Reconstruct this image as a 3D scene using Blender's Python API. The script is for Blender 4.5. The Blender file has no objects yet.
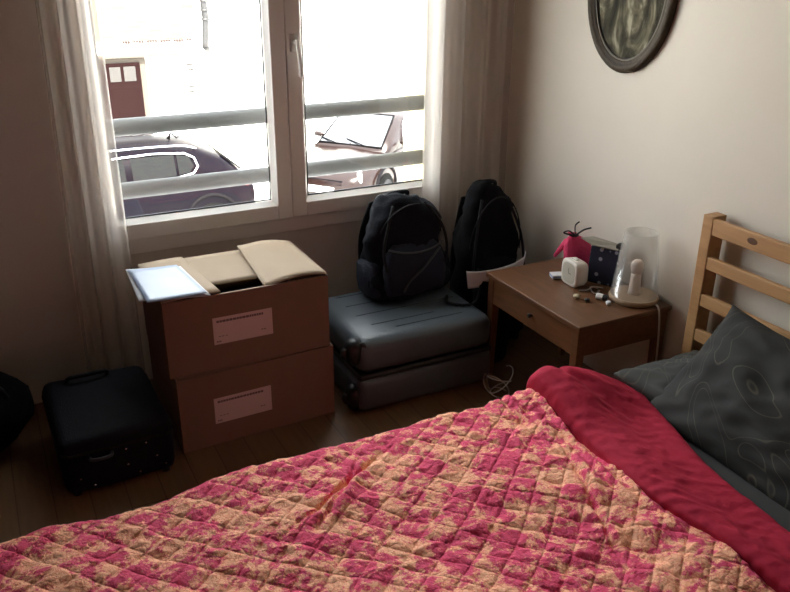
import bpy, bmesh, math, random
from mathutils import Vector, Matrix, noise
random.seed(7)
C = bpy.context.scene.collection
PI = math.pi
XW, YW, ZC = 2.165, 3.08, 2.55        # inner faces of right wall, window wall, ceiling
STREET = -2.6

# ------------------------------------------------------------------ materials
def mat(name, col, rough=.6, noise_amt=0, noise_scale=20, bump=0, bump_scale=60, metal=0, spec=.5, sheen=0):
    m = bpy.data.materials.new(name); m.use_nodes = True
    nt = m.node_tree; N = nt.nodes; L = nt.links
    b = N['Principled BSDF']
    b.inputs['Base Color'].default_value = (*col, 1); b.inputs['Roughness'].default_value = rough
    b.inputs['Metallic'].default_value = metal; b.inputs['Specular IOR Level'].default_value = spec
    if sheen:
        b.inputs['Sheen Weight'].default_value = sheen
    tc = N.new('ShaderNodeTexCoord')
    if noise_amt:
        n = N.new('ShaderNodeTexNoise'); n.inputs['Scale'].default_value = noise_scale; n.inputs['Detail'].default_value = 5
        L.new(tc.outputs['Object'], n.inputs['Vector'])
        mx = N.new('ShaderNodeMix'); mx.data_type = 'RGBA'
        mx.inputs[6].default_value = (*[c*(1-noise_amt) for c in col], 1); mx.inputs[7].default_value = (*[min(1, c*(1+noise_amt)) for c in col], 1)
        L.new(n.outputs['Fac'], mx.inputs[0]); L.new(mx.outputs[2], b.inputs['Base Color'])
    if bump:
        n2 = N.new('ShaderNodeTexNoise'); n2.inputs['Scale'].default_value = bump_scale; n2.inputs['Detail'].default_value = 4
        L.new(tc.outputs['Object'], n2.inputs['Vector'])
        bp = N.new('ShaderNodeBump'); bp.inputs['Strength'].default_value = bump; bp.inputs['Distance'].default_value = .01
        L.new(n2.outputs['Fac'], bp.inputs['Height']); L.new(bp.outputs['Normal'], b.inputs['Normal'])
    return m

def ramp(N, stops):
    r = N.new('ShaderNodeValToRGB'); e = r.color_ramp.elements
    while len(e) < len(stops): e.new(.5)
    for i, (p, c) in enumerate(stops):
        e[i].position = p; e[i].color = (*c, 1)
    return r

def wood(name, c1, c2, scale=(1, 12, 12), rough=.5, knots=False):
    m = mat(name, c1, rough); nt = m.node_tree; N = nt.nodes; L = nt.links; b = N['Principled BSDF']
    tc = N.new('ShaderNodeTexCoord'); mp = N.new('ShaderNodeMapping'); mp.inputs['Scale'].default_value = scale
    L.new(tc.outputs['Object'], mp.inputs['Vector'])
    n = N.new('ShaderNodeTexNoise'); n.inputs['Scale'].default_value = 3.5; n.inputs['Detail'].default_value = 6; n.inputs['Distortion'].default_value = .8
    L.new(mp.outputs[0], n.inputs['Vector'])
    r = ramp(N, [(.3, c2), (.7, c1)]); L.new(n.outputs['Fac'], r.inputs[0]); L.new(r.outputs[0], b.inputs['Base Color'])
    return m

M = {}
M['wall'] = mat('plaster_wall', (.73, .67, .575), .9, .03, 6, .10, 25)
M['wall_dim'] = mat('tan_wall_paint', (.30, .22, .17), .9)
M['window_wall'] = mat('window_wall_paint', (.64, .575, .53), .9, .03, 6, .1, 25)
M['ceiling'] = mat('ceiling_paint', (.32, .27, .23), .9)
M['outer'] = mat('outer_shutter', (.42, .35, .19), .9, .05, 10)
M['pvc'] = mat('white_window_paint', (.80, .74, .71), .45)
M['handle'] = mat('handle_white', (.8, .78, .74), .35)
M['gasket'] = mat('gasket_black', (.02, .02, .025), .6)
M['rail'] = mat('rail_grey_metal', (.07, .072, .07), .7, .08, 30, spec=.15)
M['pine'] = wood('pine_wood', (.50, .28, .12), (.40, .21, .08), (9, 1.0, 9), .5)
M['knot'] = mat('pine_knot', (.12, .05, .02), .6)
M['brownwood'] = wood('brown_stained_wood', (.15, .066, .027), (.105, .043, .017), (14, 2, 14), .38)
M['drawer'] = wood('drawer_wood', (.17, .072, .026), (.12, .05, .018), (14, 2, 14), .4)
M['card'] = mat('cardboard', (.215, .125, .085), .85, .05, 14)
M['card_lit'] = mat('cardboard_lit', (.38, .29, .20), .85, .05, 14)  # paler copy of the cardboard: window light on the flaps put into the colour
M['label'] = mat('shipping_label', (.66, .50, .50), .5)
M['ink'] = mat('label_ink', (.16, .11, .12), .7)
M['black'] = mat('black_nylon', (.008, .009, .013), .9, .2, 60, .4, 200, spec=.15)
M['black2'] = mat('black_pack_cloth', (.007, .007, .008), .95, .2, 60, .4, 200, spec=.12)
M['navycloth'] = mat('dark_blue_nylon', (.012, .015, .026), .8, .2, 60, .4, 200, spec=.3)
M['strap'] = mat('strap_webbing', (.012, .012, .014), .8, spec=.2)
M['greystrap'] = mat('grey_piping', (.035, .038, .045), .6)
M['shell'] = mat('suitcase_shell', (.075, .095, .112), .34, .06, 8, .15, 250)
M['shelldark'] = mat('suitcase_trim', (.012, .013, .015), .4)
M['chrome'] = mat('chrome', (.7, .7, .72), .2, metal=1)
M['softcase'] = mat('black_case_cloth', (.005, .006, .011), .75, .2, 50, .3, 200, spec=.2)
M['paper'] = mat('white_paper', (.66, .67, .70), .7)
M['bluepaper'] = mat('bluish_plastic_sleeve', (.32, .39, .52), .45, .18, 9)
M['plastic_white'] = mat('cream_plastic', (.72, .66, .58), .4)
M['dial'] = mat('clock_face', (.45, .42, .34), .3)
M['pinkcloth'] = mat('pink_pouch_cloth', (.62, .035, .12), .8, .1, 30, .4, 120)
M['ribbon'] = mat('black_ribbon', (.015, .012, .012), .6)
M['greycard'] = mat('grey_card', (.33, .30, .25), .8)
M['lampbase'] = wood('lamp_wood', (.45, .31, .19), (.36, .24, .14), (3, 12, 12), .5)
M['bulb'] = mat('frosted_white_bulb', (.75, .66, .58), .5)
M['cord'] = mat('white_cord', (.6, .56, .5), .5)
M['frame'] = mat('aged_dark_frame', (.05, .034, .018), .55, .35, 60, .3, 90, spec=.2)
M['goldrim'] = mat('dull_gold_rim', (.08, .06, .035), .4, .3, 80)
M['cablewhite'] = mat('pale_cable', (.35, .32, .28), .6)
M['darkthing'] = mat('black_plastic', (.015, .015, .016), .35)
M['beige'] = mat('beige_foam', (.6, .5, .33), .8)
M['facade'] = mat('facade_white', (.86, .84, .80), .9, .02, 2)
M['cornice'] = mat('facade_beige_band', (.043, .034, .025), .9)
M['maroon'] = mat('maroon_door_paint', (.0055, .0019, .0018), .9, .1, 4, spec=.05)
M['pane'] = mat('door_blind_pane', (.013, .0105, .0085), .5)
M['pipe'] = mat('grey_brown_pipe', (.0035, .0028, .0028), .6, .2, 8)
M['asphalt'] = mat('pale_street', (.6, .59, .57), .9, .05, 3)
M['pavement'] = mat('pale_pavement', (.6, .58, .55), .9, .05, 3)
M['carblue'] = mat('violet_blue_car_paint', (.0018, .0013, .0024), .4, spec=.03)
M['carbrown'] = mat('red_brown_car_paint', (.0075, .0036, .003), .28, spec=.2)
M['carglass'] = mat('dark_car_glass', (.002, .0022, .0019), .25, .5, 3, spec=.13)
M['tyre'] = mat('tyre_rubber', (.003, .003, .003), .95, spec=.02)
M['cartrim'] = mat('car_black_trim', (.004, .0035, .004), .9, spec=.03)
M['carwhite'] = mat('sky_mirroring_windscreen', (.02, .022, .025), .06, spec=.9)
M['rim'] = mat('wheel_rim', (.006, .006, .007), .7, spec=.1)
M['lampglass'] = mat('headlight_glass', (.6, .6, .6), .1, metal=.6)
M['taillamp'] = mat('tail_lamp_red', (.12, .01, .01), .2)
M['plate'] = mat('number_plate_white', (.4, .4, .4), .5)
M['leaf'] = mat('green_leaf', (.012, .045, .01), .6)
M['mattress'] = mat('grey_sheet', (.045, .045, .043), .9, .1, 20)
M['stone'] = mat('quoin_stone', (.013, .011, .009), .9, .3, 10)

def floor_mat():
    m = mat('oak_floor', (.3, .2, .1), .42); nt = m.node_tree; N = nt.nodes; L = nt.links; b = N['Principled BSDF']
    tc = N.new('ShaderNodeTexCoord')
    br = N.new('ShaderNodeTexBrick'); br.inputs['Scale'].default_value = 1
    br.inputs['Brick Width'].default_value = .9; br.inputs['Row Height'].default_value = .11; br.inputs['Mortar Size'].default_value = .002
    br.inputs['Color1'].default_value = (.19, .11, .052, 1); br.inputs['Color2'].default_value = (.155, .088, .042, 1); br.inputs['Mortar'].default_value = (.08, .04, .02, 1)
    mp0 = N.new('ShaderNodeMapping'); mp0.inputs['Rotation'].default_value = (0, 0, PI/2)
    L.new(tc.outputs['Object'], mp0.inputs[0]); L.new(mp0.outputs[0], br.inputs['Vector'])
    mp = N.new('ShaderNodeMapping'); mp.inputs['Scale'].default_value = (14, 1.2, 1); L.new(tc.outputs['Object'], mp.inputs[0])
    n = N.new('ShaderNodeTexNoise'); n.inputs['Scale'].default_value = 4; n.inputs['Detail'].default_value = 6; L.new(mp.outputs[0], n.inputs['Vector'])
    mx = N.new('ShaderNodeMix'); mx.data_type = 'RGBA'; mx.blend_type = 'MULTIPLY'; mx.inputs[0].default_value = .5
    r = ramp(N, [(.3, (.55, .5, .45)), (.7, (1, 1, 1))]); L.new(n.outputs['Fac'], r.inputs[0])
    L.new(br.outputs['Color'], mx.inputs[6]); L.new(r.outputs[0], mx.inputs[7]); L.new(mx.outputs[2], b.inputs['Base Color'])
    return m
M['floor'] = floor_mat()

def curtain_mat():
    m = bpy.data.materials.new('sheer_curtain'); m.use_nodes = True; nt = m.node_tree; N = nt.nodes; L = nt.links
    N.remove(N['Principled BSDF']); out = N['Material Output']
    d = N.new('ShaderNodeBsdfDiffuse'); d.inputs[0].default_value = (.74, .69, .64, 1)
    t = N.new('ShaderNodeBsdfTranslucent'); t.inputs[0].default_value = (.78, .74, .69, 1)
    tr = N.new('ShaderNodeBsdfTransparent'); tr.inputs[0].default_value = (.95, .93, .9, 1)
    a = N.new('ShaderNodeMixShader'); a.inputs[0].default_value = .55; L.new(d.outputs[0], a.inputs[1]); L.new(t.outputs[0], a.inputs[2])
    c = N.new('ShaderNodeMixShader'); c.inputs[0].default_value = .55; L.new(a.outputs[0], c.inputs[1]); L.new(tr.outputs[0], c.inputs[2])
    L.new(c.outputs[0], out.inputs[0]); return m
M['curtain'] = curtain_mat()

def glass_mat(name, tint, gloss, rough=.02, haze=0, hazecol=(.8, .8, .8)):
    m = bpy.data.materials.new(name); m.use_nodes = True; nt = m.node_tree; N = nt.nodes; L = nt.links
    N.remove(N['Principled BSDF']); out = N['Material Output']
    tr = N.new('ShaderNodeBsdfTransparent'); tr.inputs[0].default_value = (*tint, 1)
    g = N.new('ShaderNodeBsdfGlossy'); g.inputs['Roughness'].default_value = rough
    fr = N.new('ShaderNodeFresnel'); fr.inputs[0].default_value = 1.45
    mu = N.new('ShaderNodeMath'); mu.operation = 'MULTIPLY'; mu.inputs[1].default_value = gloss; L.new(fr.outputs[0], mu.inputs[0])
    a = N.new('ShaderNodeMixShader'); L.new(mu.outputs[0], a.inputs[0]); L.new(tr.outputs[0], a.inputs[1]); L.new(g.outputs[0], a.inputs[2])
    last = a
    if haze:
        d = N.new('ShaderNodeBsdfDiffuse'); d.inputs[0].default_value = (*hazecol, 1)
        c = N.new('ShaderNodeMixShader'); c.inputs[0].default_value = haze; L.new(a.outputs[0], c.inputs[1]); L.new(d.outputs[0], c.inputs[2]); last = c
    L.new(last.outputs[0], out.inputs[0]); return m
M['glass'] = glass_mat('window_glass', (.97, .98, .98), .6)
M['lampshade'] = glass_mat('smoky_glass_shade', (.998, .995, .99), .25, .2, .13, (.85, .82, .76))
M['picglass'] = glass_mat('picture_glass', (1, 1, 1), .003, .3)

def quilt_mat():
    m = mat('patterned_quilt', (.7, .4, .3), .85, spec=.2); nt = m.node_tree; N = nt.nodes; L = nt.links; b = N['Principled BSDF']
    tc = N.new('ShaderNodeTexCoord')
    n = N.new('ShaderNodeTexNoise'); n.inputs['Scale'].default_value = 14; n.inputs['Detail'].default_value = 9; n.inputs['Roughness'].default_value = .76; n.inputs['Distortion'].default_value = .3
    L.new(tc.outputs['Object'], n.inputs['Vector'])
    r = ramp(N, [(.0, (.66, .045, .135)), (.475, (.72, .09, .18)), (.505, (.84, .28, .24)), (.525, (.93, .47, .29)), (1, (.94, .54, .35))])
    L.new(n.outputs['Fac'], r.inputs[0])
    v = N.new('ShaderNodeTexVoronoi'); v.inputs['Scale'].default_value = 62; v.feature = 'DISTANCE_TO_EDGE'
    nd = N.new('ShaderNodeTexNoise'); nd.inputs['Scale'].default_value = 30; L.new(tc.outputs['Object'], nd.inputs['Vector'])
    add = N.new('ShaderNodeMix'); add.data_type = 'RGBA'; add.inputs[0].default_value = .06
    L.new(tc.outputs['Object'], add.inputs[6]); L.new(nd.outputs['Color'], add.inputs[7]); L.new(add.outputs[2], v.inputs['Vector'])
    r2 = ramp(N, [(.0, (.72, .22, .22)), (.10, (1, 1, 1))]); L.new(v.outputs['Distance'], r2.inputs[0])
    mx = N.new('ShaderNodeMix'); mx.data_type = 'RGBA'; mx.blend_type = 'MULTIPLY'; mx.inputs[0].default_value = .6
    L.new(r.outputs[0], mx.inputs[6]); L.new(r2.outputs[0], mx.inputs[7])
    L.new(mx.outputs[2], b.inputs['Base Color'])
    n2 = N.new('ShaderNodeTexNoise'); n2.inputs['Scale'].default_value = 70; n2.inputs['Detail'].default_value = 5; L.new(tc.outputs['Object'], n2.inputs['Vector'])
    def math_(op, a, b_=None, c_=None):
        q = N.new('ShaderNodeMath'); q.operation = op
        for k, v_ in enumerate((a, b_, c_)):
            if v_ is None: continue
            if isinstance(v_, (int, float)): q.inputs[k].default_value = v_
            else: L.new(v_, q.inputs[k])
        return q.outputs[0]
    sx = N.new('ShaderNodeSeparateXYZ'); L.new(tc.outputs['Object'], sx.inputs[0])
    X = math_('ADD', sx.outputs[0], .6); Y = math_('ADD', sx.outputs[1], 1.1)
    WX = math_('ADD', X, math_('MULTIPLY', math_('SINE', math_('MULTIPLY_ADD', Y, 9, 1)), .013))
    WY = math_('ADD', Y, math_('MULTIPLY', math_('SINE', math_('MULTIPLY', X, 8)), .013))
    ds = []
    for ang in (38, -47):
        c_, s_ = math.cos(math.radians(ang)), math.sin(math.radians(ang))
        e = math_('DIVIDE', math_('SUBTRACT', math_('MULTIPLY', WY, c_), math_('MULTIPLY', WX, s_)), .064)
        ds.append(math_('MULTIPLY', math_('PINGPONG', e, .5), .064))
    dmin = math_('MINIMUM', ds[0], ds[1])
    seam = N.new('ShaderNodeMapRange'); seam.interpolation_type = 'SMOOTHSTEP'; seam.inputs[1].default_value = .0; seam.inputs[2].default_value = .0045; L.new(dmin, seam.inputs[0])
    n3 = N.new('ShaderNodeTexNoise'); n3.inputs['Scale'].default_value = 38; n3.inputs['Detail'].default_value = 3; L.new(tc.outputs['Object'], n3.inputs['Vector'])
    crk = math_('ABSOLUTE', math_('SUBTRACT', n3.outputs['Fac'], .5))
    hgt = math_('ADD', math_('MULTIPLY', seam.outputs[0], .34), math_('ADD', math_('MULTIPLY', n2.outputs['Fac'], .32), math_('MULTIPLY', math_('MINIMUM', crk, .10), 4.5)))
    bp = N.new('ShaderNodeBump'); bp.inputs['Strength'].default_value = .9; bp.inputs['Distance'].default_value = .0036
    L.new(hgt, bp.inputs['Height']); L.new(bp.outputs[0], b.inputs['Normal'])
    return m
M['quilt'] = quilt_mat()

def lining_mat():
    m = mat('pink_quilt_lining', (.37, .018, .044), .85, .15, 12, spec=.15); nt = m.node_tree; N = nt.nodes; L = nt.links; b = N['Principled BSDF']
    tc = N.new('ShaderNodeTexCoord'); w = N.new('ShaderNodeTexWave'); w.wave_type = 'RINGS'; w.rings_direction = 'Z'
    mp = N.new('ShaderNodeMapping'); mp.inputs['Location'].default_value = (-1.3, -1.0, 0); L.new(tc.outputs['Object'], mp.inputs[0]); L.new(mp.outputs[0], w.inputs['Vector'])
    w.inputs['Scale'].default_value = 7; w.inputs['Distortion'].default_value = 9; w.inputs['Detail'].default_value = 1; w.inputs['Detail Scale'].default_value = .8
    bp = N.new('ShaderNodeBump'); bp.inputs['Strength'].default_value = .55; bp.inputs['Distance'].default_value = .005
    n9 = N.new('ShaderNodeTexNoise'); n9.inputs['Scale'].default_value = 45; n9.inputs['Detail'].default_value = 4; L.new(tc.outputs['Object'], n9.inputs['Vector'])
    mm = N.new('ShaderNodeMath'); mm.operation = 'MULTIPLY_ADD'; mm.inputs[1].default_value = .45; L.new(w.outputs['Fac'], mm.inputs[0]); L.new(n9.outputs['Fac'], mm.inputs[2])
    L.new(mm.outputs[0], bp.inputs['Height']); L.new(bp.outputs[0], b.inputs['Normal'])
    return m
M['lining'] = lining_mat()

def pillow_mat(name, base, line):
    m = mat(name, base, .85); nt = m.node_tree; N = nt.nodes; L = nt.links; b = N['Principled BSDF']
    tc = N.new('ShaderNodeTexCoord')
    n = N.new('ShaderNodeTexNoise'); n.inputs['Scale'].default_value = 2.6; n.inputs['Detail'].default_value = 0; n.inputs['Distortion'].default_value = 2.6
    L.new(tc.outputs['Object'], n.inputs['Vector'])
    r = ramp(N, [(.0, base), (.478, base), (.482, line), (.487, line), (.491, base), (.575, base), (.579, line), (.583, line), (.587, base)])
    L.new(n.outputs['Fac'], r.inputs[0])
    n2 = N.new('ShaderNodeTexNoise'); n2.inputs['Scale'].default_value = 7; L.new(tc.outputs['Object'], n2.inputs['Vector'])
    r2 = ramp(N, [(.35, (.72, .68, .62)), (.65, (1, 1, 1))]); L.new(n2.outputs['Fac'], r2.inputs[0])
    mx = N.new('ShaderNodeMix'); mx.data_type = 'RGBA'; mx.blend_type = 'MULTIPLY'; mx.inputs[0].default_value = .7
    L.new(r.outputs[0], mx.inputs[6]); L.new(r2.outputs[0], mx.inputs[7]); L.new(mx.outputs[2], b.inputs['Base Color'])
    return m
M['pillow'] = pillow_mat('grey_pillowcase', (.042, .043, .038), (.10, .09, .068))
M['pillow2'] = pillow_mat('charcoal_pillowcase', (.016, .015, .0125), (.075, .065, .045))

def picture_mat():
    m = mat('picture_with_reflection', (.2, .2, .17), .8, spec=.05); nt = m.node_tree; N = nt.nodes; L = nt.links; b = N['Principled BSDF']
    tc = N.new('ShaderNodeTexCoord'); mp = N.new('ShaderNodeMapping'); mp.inputs['Scale'].default_value = (3, 8, 4.5); L.new(tc.outputs['Object'], mp.inputs[0])
    n = N.new('ShaderNodeTexNoise'); n.inputs['Scale'].default_value = 1.6; n.inputs['Detail'].default_value = 6; n.inputs['Distortion'].default_value = 1.2; L.new(mp.outputs[0], n.inputs['Vector'])
    r = ramp(N, [(.33, (.022, .018, .010)), (.48, (.06, .052, .030)), (.58, (.14, .125, .078)), (.68, (.36, .33, .23))])  # picture blotches plus pale streaks, the glass reflection put into the colour
    L.new(n.outputs['Fac'], r.inputs[0]); L.new(r.outputs[0], b.inputs['Base Color']); return m
M['picture'] = picture_mat()

def brick_mat():
    m = mat('pale_brick', (.8, .6, .4), .9); nt = m.node_tree; N = nt.nodes; L = nt.links; b = N['Principled BSDF']
    tc = N.new('ShaderNodeTexCoord'); mp = N.new('ShaderNodeMapping'); mp.inputs['Rotation'].default_value = (PI/2, 0, 0); L.new(tc.outputs['Object'], mp.inputs[0])
    br = N.new('ShaderNodeTexBrick'); br.inputs['Scale'].default_value = 1; br.inputs['Brick Width'].default_value = .3; br.inputs['Row Height'].default_value = .1
    br.inputs['Mortar Size'].default_value = .012; br.inputs['Color1'].default_value = (.055, .046, .031, 1); br.inputs['Color2'].default_value = (.044, .032, .022, 1); br.inputs['Mortar'].default_value = (.062, .054, .044, 1)
    L.new(mp.outputs[0], br.inputs['Vector']); L.new(br.outputs['Color'], b.inputs['Base Color']); return m
M['brick'] = brick_mat()

def starry_mat():
    m = mat('navy_starred_paper', (.02, .025, .06), .6); nt = m.node_tree; N = nt.nodes; L = nt.links; b = N['Principled BSDF']
    tc = N.new('ShaderNodeTexCoord'); v = N.new('ShaderNodeTexVoronoi'); v.inputs['Scale'].default_value = 32; v.inputs['Randomness'].default_value = .6; L.new(tc.outputs['Object'], v.inputs['Vector'])
    r = ramp(N, [(.0, (.40, .42, .5)), (.20, (.36, .38, .46)), (.28, (.018, .022, .045)), (1, (.018, .022, .045))]); L.new(v.outputs['Distance'], r.inputs[0]); L.new(r.outputs[0], b.inputs['Base Color']); return m
M['starry'] = starry_mat()

# ------------------------------------------------------------------ mesh helpers
def add_box(bm, x0, x1, y0, y1, z0, z1, mtx=None):
    vs = [bm.verts.new((x, y, z)) for x in (x0, x1) for y in (y0, y1) for z in (z0, z1)]
    for f in ((0, 1, 3, 2), (4, 6, 7, 5), (0, 4, 5, 1), (2, 3, 7, 6), (0, 2, 6, 4), (1, 5, 7, 3)): bm.faces.new([vs[i] for i in f])
    if mtx:
        for v in vs: v.co = mtx @ v.co
    return vs

def add_tube(bm, pts, r, n=8, closed=False):
    pts = [Vector(p) for p in pts]; rings = []
    rad = r if isinstance(r, (list, tuple)) else [r]*len(pts)
    prev = None
    for i, p in enumerate(pts):
        if closed: t = pts[(i+1) % len(pts)]-pts[i-1]
        else: t = pts[min(i+1, len(pts)-1)]-pts[max(i-1, 0)]
        t.normalize()
        if prev is None: a = t.orthogonal().normalized()
        else:
            a = prev-t*prev.dot(t)
            a = a.normalized() if a.length > 1e-6 else t.orthogonal().normalized()
        prev = a; b = t.cross(a)
        rings.append([bm.verts.new(p+(a*math.cos(2*PI*k/n)+b*math.sin(2*PI*k/n))*rad[i]) for k in range(n)])
    m = len(rings)
    for i in range(m if closed else m-1):
        A = rings[i]; B = rings[(i+1) % m]
        for k in range(n): bm.faces.new((A[k], A[(k+1) % n], B[(k+1) % n], B[k]))
    if not closed:
        bm.faces.new(rings[0][::-1]); bm.faces.new(rings[-1])

def smooth_path(pts, k=6):
    pts = [Vector(p) for p in pts]; out = []
    for i in range(len(pts)-1):
        p0 = pts[max(i-1, 0)]; p1 = pts[i]; p2 = pts[i+1]; p3 = pts[min(i+2, len(pts)-1)]
        for j in range(k):
            t = j/k
            out.append(.5*((2*p1)+(p2-p0)*t+(2*p0-5*p1+4*p2-p3)*t*t+(3*p1-p0-3*p2+p3)*t**3))
    out.append(pts[-1]); return out

def add_loft(bm, rings, cap=True):
    R = [[bm.verts.new(p) for p in r] for r in rings]
    n = len(R[0])
    for A, B in zip(R, R[1:]):
        for k in range(n): bm.faces.new((A[k], A[(k+1) % n], B[(k+1) % n], B[k]))
    if cap: bm.faces.new(R[0][::-1]); bm.faces.new(R[-1])
    return R

def sring(cx, cy, z, a, b, e=2.0, n=32):
    out = []
    for k in range(n):
        t = 2*PI*k/n; c, s = math.cos(t), math.sin(t)
        out.append(Vector((cx+a*math.copysign(abs(c)**(2/e), c), cy+b*math.copysign(abs(s)**(2/e), s), z)))
    return out

def add_lathe(bm, prof, cx, cy, n=32, closed=False):
    R = [[bm.verts.new((cx+r*math.cos(2*PI*k/n), cy+r*math.sin(2*PI*k/n), z)) for k in range(n)] for r, z in prof]
    seq = list(zip(R, R[1:]))
    if closed: seq.append((R[-1], R[0]))
    for A, B in seq:
        for k in range(n): bm.faces.new((A[k], A[(k+1) % n], B[(k+1) % n], B[k]))
    if not closed: bm.faces.new(R[0][::-1]); bm.faces.new(R[-1])

def obj(name, bm, m, parent=None, smooth=False, bevel=0, sub=0, solid=0, mtx=None, seg=2):
    bmesh.ops.recalc_face_normals(bm, faces=bm.faces)
    if mtx: bmesh.ops.transform(bm, matrix=mtx, verts=bm.verts)
    me = bpy.data.meshes.new(name); 
    if parent is not None:
        bmesh.ops.translate(bm, vec=-Vector(parent.location) if parent.parent is None else -Vector(parent.location)-Vector(parent.parent.location), verts=bm.verts)
    bm.to_mesh(me); bm.free()
    o = bpy.data.objects.new(name, me); C.objects.link(o); me.materials.append(m)
    if parent is not None: o.parent = parent
    if smooth:
        for p in me.polygons: p.use_smooth = True
    if solid:
        s = o.modifiers.new('solid', 'SOLIDIFY'); s.thickness = solid; s.offset = 0
    if bevel:
        b = o.modifiers.new('bevel', 'BEVEL'); b.width = bevel; b.segments = seg; b.limit_method = 'ANGLE'
    if sub:
        s = o.modifiers.new('sub', 'SUBSURF'); s.levels = sub; s.render_levels = sub
    return o

def tag(o, label=None, cat=None, group=None, kind=None):
    if label: o['label'] = label
    if cat: o['category'] = cat
    if group: o['group'] = group
    if kind: o['kind'] = kind
    return o
def thing(name, label, cat, loc, group=None):
    o = bpy.data.objects.new(name, None); C.objects.link(o); o.location = loc; o.empty_display_size = .1
    return tag(o, label, cat, group)
def BM(): return bmesh.new()
def box_obj(name, m, parent, *b, bevel=0, mtx=None):
    bm = BM(); add_box(bm, *b); return obj(name, bm, m, parent, bevel=bevel, mtx=mtx)
def rot_about(p, axis, ang): return Matrix.Translation(p) @ Matrix.Rotation(ang, 4, axis) @ Matrix.Translation(-Vector(p))

def displace(bm, amp, scale, seed=0):
    bm.normal_update()
    for v in bm.verts:
        v.co += v.normal*amp*noise.noise(v.co*scale+Vector((seed, seed*1.7, 0)))

# ------------------------------------------------------------------ room shell
X0, Y0 = -2.5, -2.6
def struct(name, bm, m, label=None, **k):
    o = obj(name, bm, m, **k); tag(o, label, None, None, 'structure'); return o
bm = BM(); add_box(bm, X0-.1, XW+.1, Y0-.1, YW+.0, -.1, 0); struct('floor', bm, M['floor'], 'warm brown wooden plank floor')
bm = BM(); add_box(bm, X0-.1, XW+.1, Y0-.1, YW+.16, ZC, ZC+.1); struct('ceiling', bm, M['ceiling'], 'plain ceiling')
bm = BM(); add_box(bm, XW, XW+.1, Y0, YW, 0, ZC); struct('wall_right', bm, M['wall'], 'cream plaster wall behind the headboard')
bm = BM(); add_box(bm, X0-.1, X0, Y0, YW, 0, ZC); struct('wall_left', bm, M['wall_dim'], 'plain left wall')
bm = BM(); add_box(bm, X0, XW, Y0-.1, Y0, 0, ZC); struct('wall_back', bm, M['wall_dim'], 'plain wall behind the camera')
WX0, WX1, WZ0, WZ1 = .285, 1.86, .56, 2.25
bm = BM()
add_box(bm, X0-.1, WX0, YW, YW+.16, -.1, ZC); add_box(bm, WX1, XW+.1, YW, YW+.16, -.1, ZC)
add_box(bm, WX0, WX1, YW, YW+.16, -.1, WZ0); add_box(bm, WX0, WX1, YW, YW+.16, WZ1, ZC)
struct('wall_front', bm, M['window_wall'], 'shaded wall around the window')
bm = BM(); add_box(bm, WX1-.012, WX1+.03, YW+.165, YW+.42, WZ0-.02, WZ1+.02)  # shutter leaf folded out from the outer wall face
struct('trim_1', bm, M['outer'], 'pale yellow outer shutter leaf beside the right pane')
bm = BM(); add_box(bm, WX0, WX1, YW+.07, YW+.20, WZ0, WZ0+.02); struct('trim_2', bm, M['pavement'], 'pale outer window ledge')

# window_1: frame, two sashes
win = bpy.data.objects.new('window_1', None); C.objects.link(win); win.location = (1.095, YW+.03, WZ0); tag(win, 'white two-sash window above the boxes', None, None, 'structure')
bm = BM()
for b in ((WX0, WX0+.045, WZ0, WZ1), (WX1-.045, WX1, WZ0, WZ1), (WX0+.045, WX1-.045, WZ0, WZ0+.065), (WX0+.045, WX1-.045, WZ1-.06, WZ1)):
    add_box(bm, b[0], b[1], YW-.012, YW+.07, b[2], b[3])
obj('window_frame', bm, M['pvc'], win, bevel=.003)
def sash(x0, x1, handle=False):
    z0, z1 = .622, 2.195; y0, y1 = YW-.03, YW+.03; w = .062
    bm = BM()
    add_box(bm, x0, x0+w, y0, y1, z0, z1); add_box(bm, x1-w, x1, y0, y1, z0, z1)
    add_box(bm, x0+w, x1-w, y0, y1, z0, z0+w); add_box(bm, x0+w, x1-w, y0, y1, z1-w, z1)
    s = obj('sash', bm, M['pvc'], win, bevel=.004)
    # sloping glazing bead
    bm = BM(); ox0, ox1, oz0, oz1 = x0+w, x1-w, z0+w, z1-w; g = .016
    outer = [bm.verts.new(p) for p in ((ox0, y0+.006, oz0), (ox1, y0+.006, oz0), (ox1, y0+.006, oz1), (ox0, y0+.006, oz1))]
    inner = [bm.verts.new(p) for p in ((ox0+g, YW+.002, oz0+g), (ox1-g, YW+.002, oz0+g), (ox1-g, YW+.002, oz1-g), (ox0+g, YW+.002, oz1-g))]
    back = [bm.verts.new(p) for p in ((ox0, YW+.02, oz0), (ox1, YW+.02, oz0), (ox1, YW+.02, oz1), (ox0, YW+.02, oz1))]
    for A, B in ((outer, inner), (inner, back)):
        for k in range(4): bm.faces.new((A[k], A[(k+1) % 4], B[(k+1) % 4], B[k]))
    obj('glazing_bead', bm, M['handle'], s)
    bm = BM(); h = .006; e = ox0+g; f = ox1-g; c = oz0+g; d = oz1-g
    for b in ((e, f, c, c+h), (e, f, d-h, d), (e, e+h, c, d), (f-h, f, c, d)): add_box(bm, b[0], b[1], YW+.003, YW+.009, b[2], b[3])
    obj('gasket', bm, M['gasket'], s)
    box_obj('window_pane', M['glass'], s, ox0+.004, ox1-.004, YW+.006, YW+.010, oz0+.004, oz1-.004)
    if handle:
        bm = BM(); add_box(bm, x0+.018, x0+.044, y0-.012, y0, 1.29, 1.355)
        add_tube(bm, [(x0+.031, y0-.008, 1.325), (x0+.031, y0-.045, 1.325)], .008, 10)
        add_tube(bm, smooth_path([(x0+.031, y0-.042, 1.335), (x0+.033, y0-.047, 1.30), (x0+.040, y0-.046, 1.24), (x0+.043, y0-.042, 1.20)]), .008, 10)
        obj('window_handle', bm, M['handle'], s, smooth=True)
    return s
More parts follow.
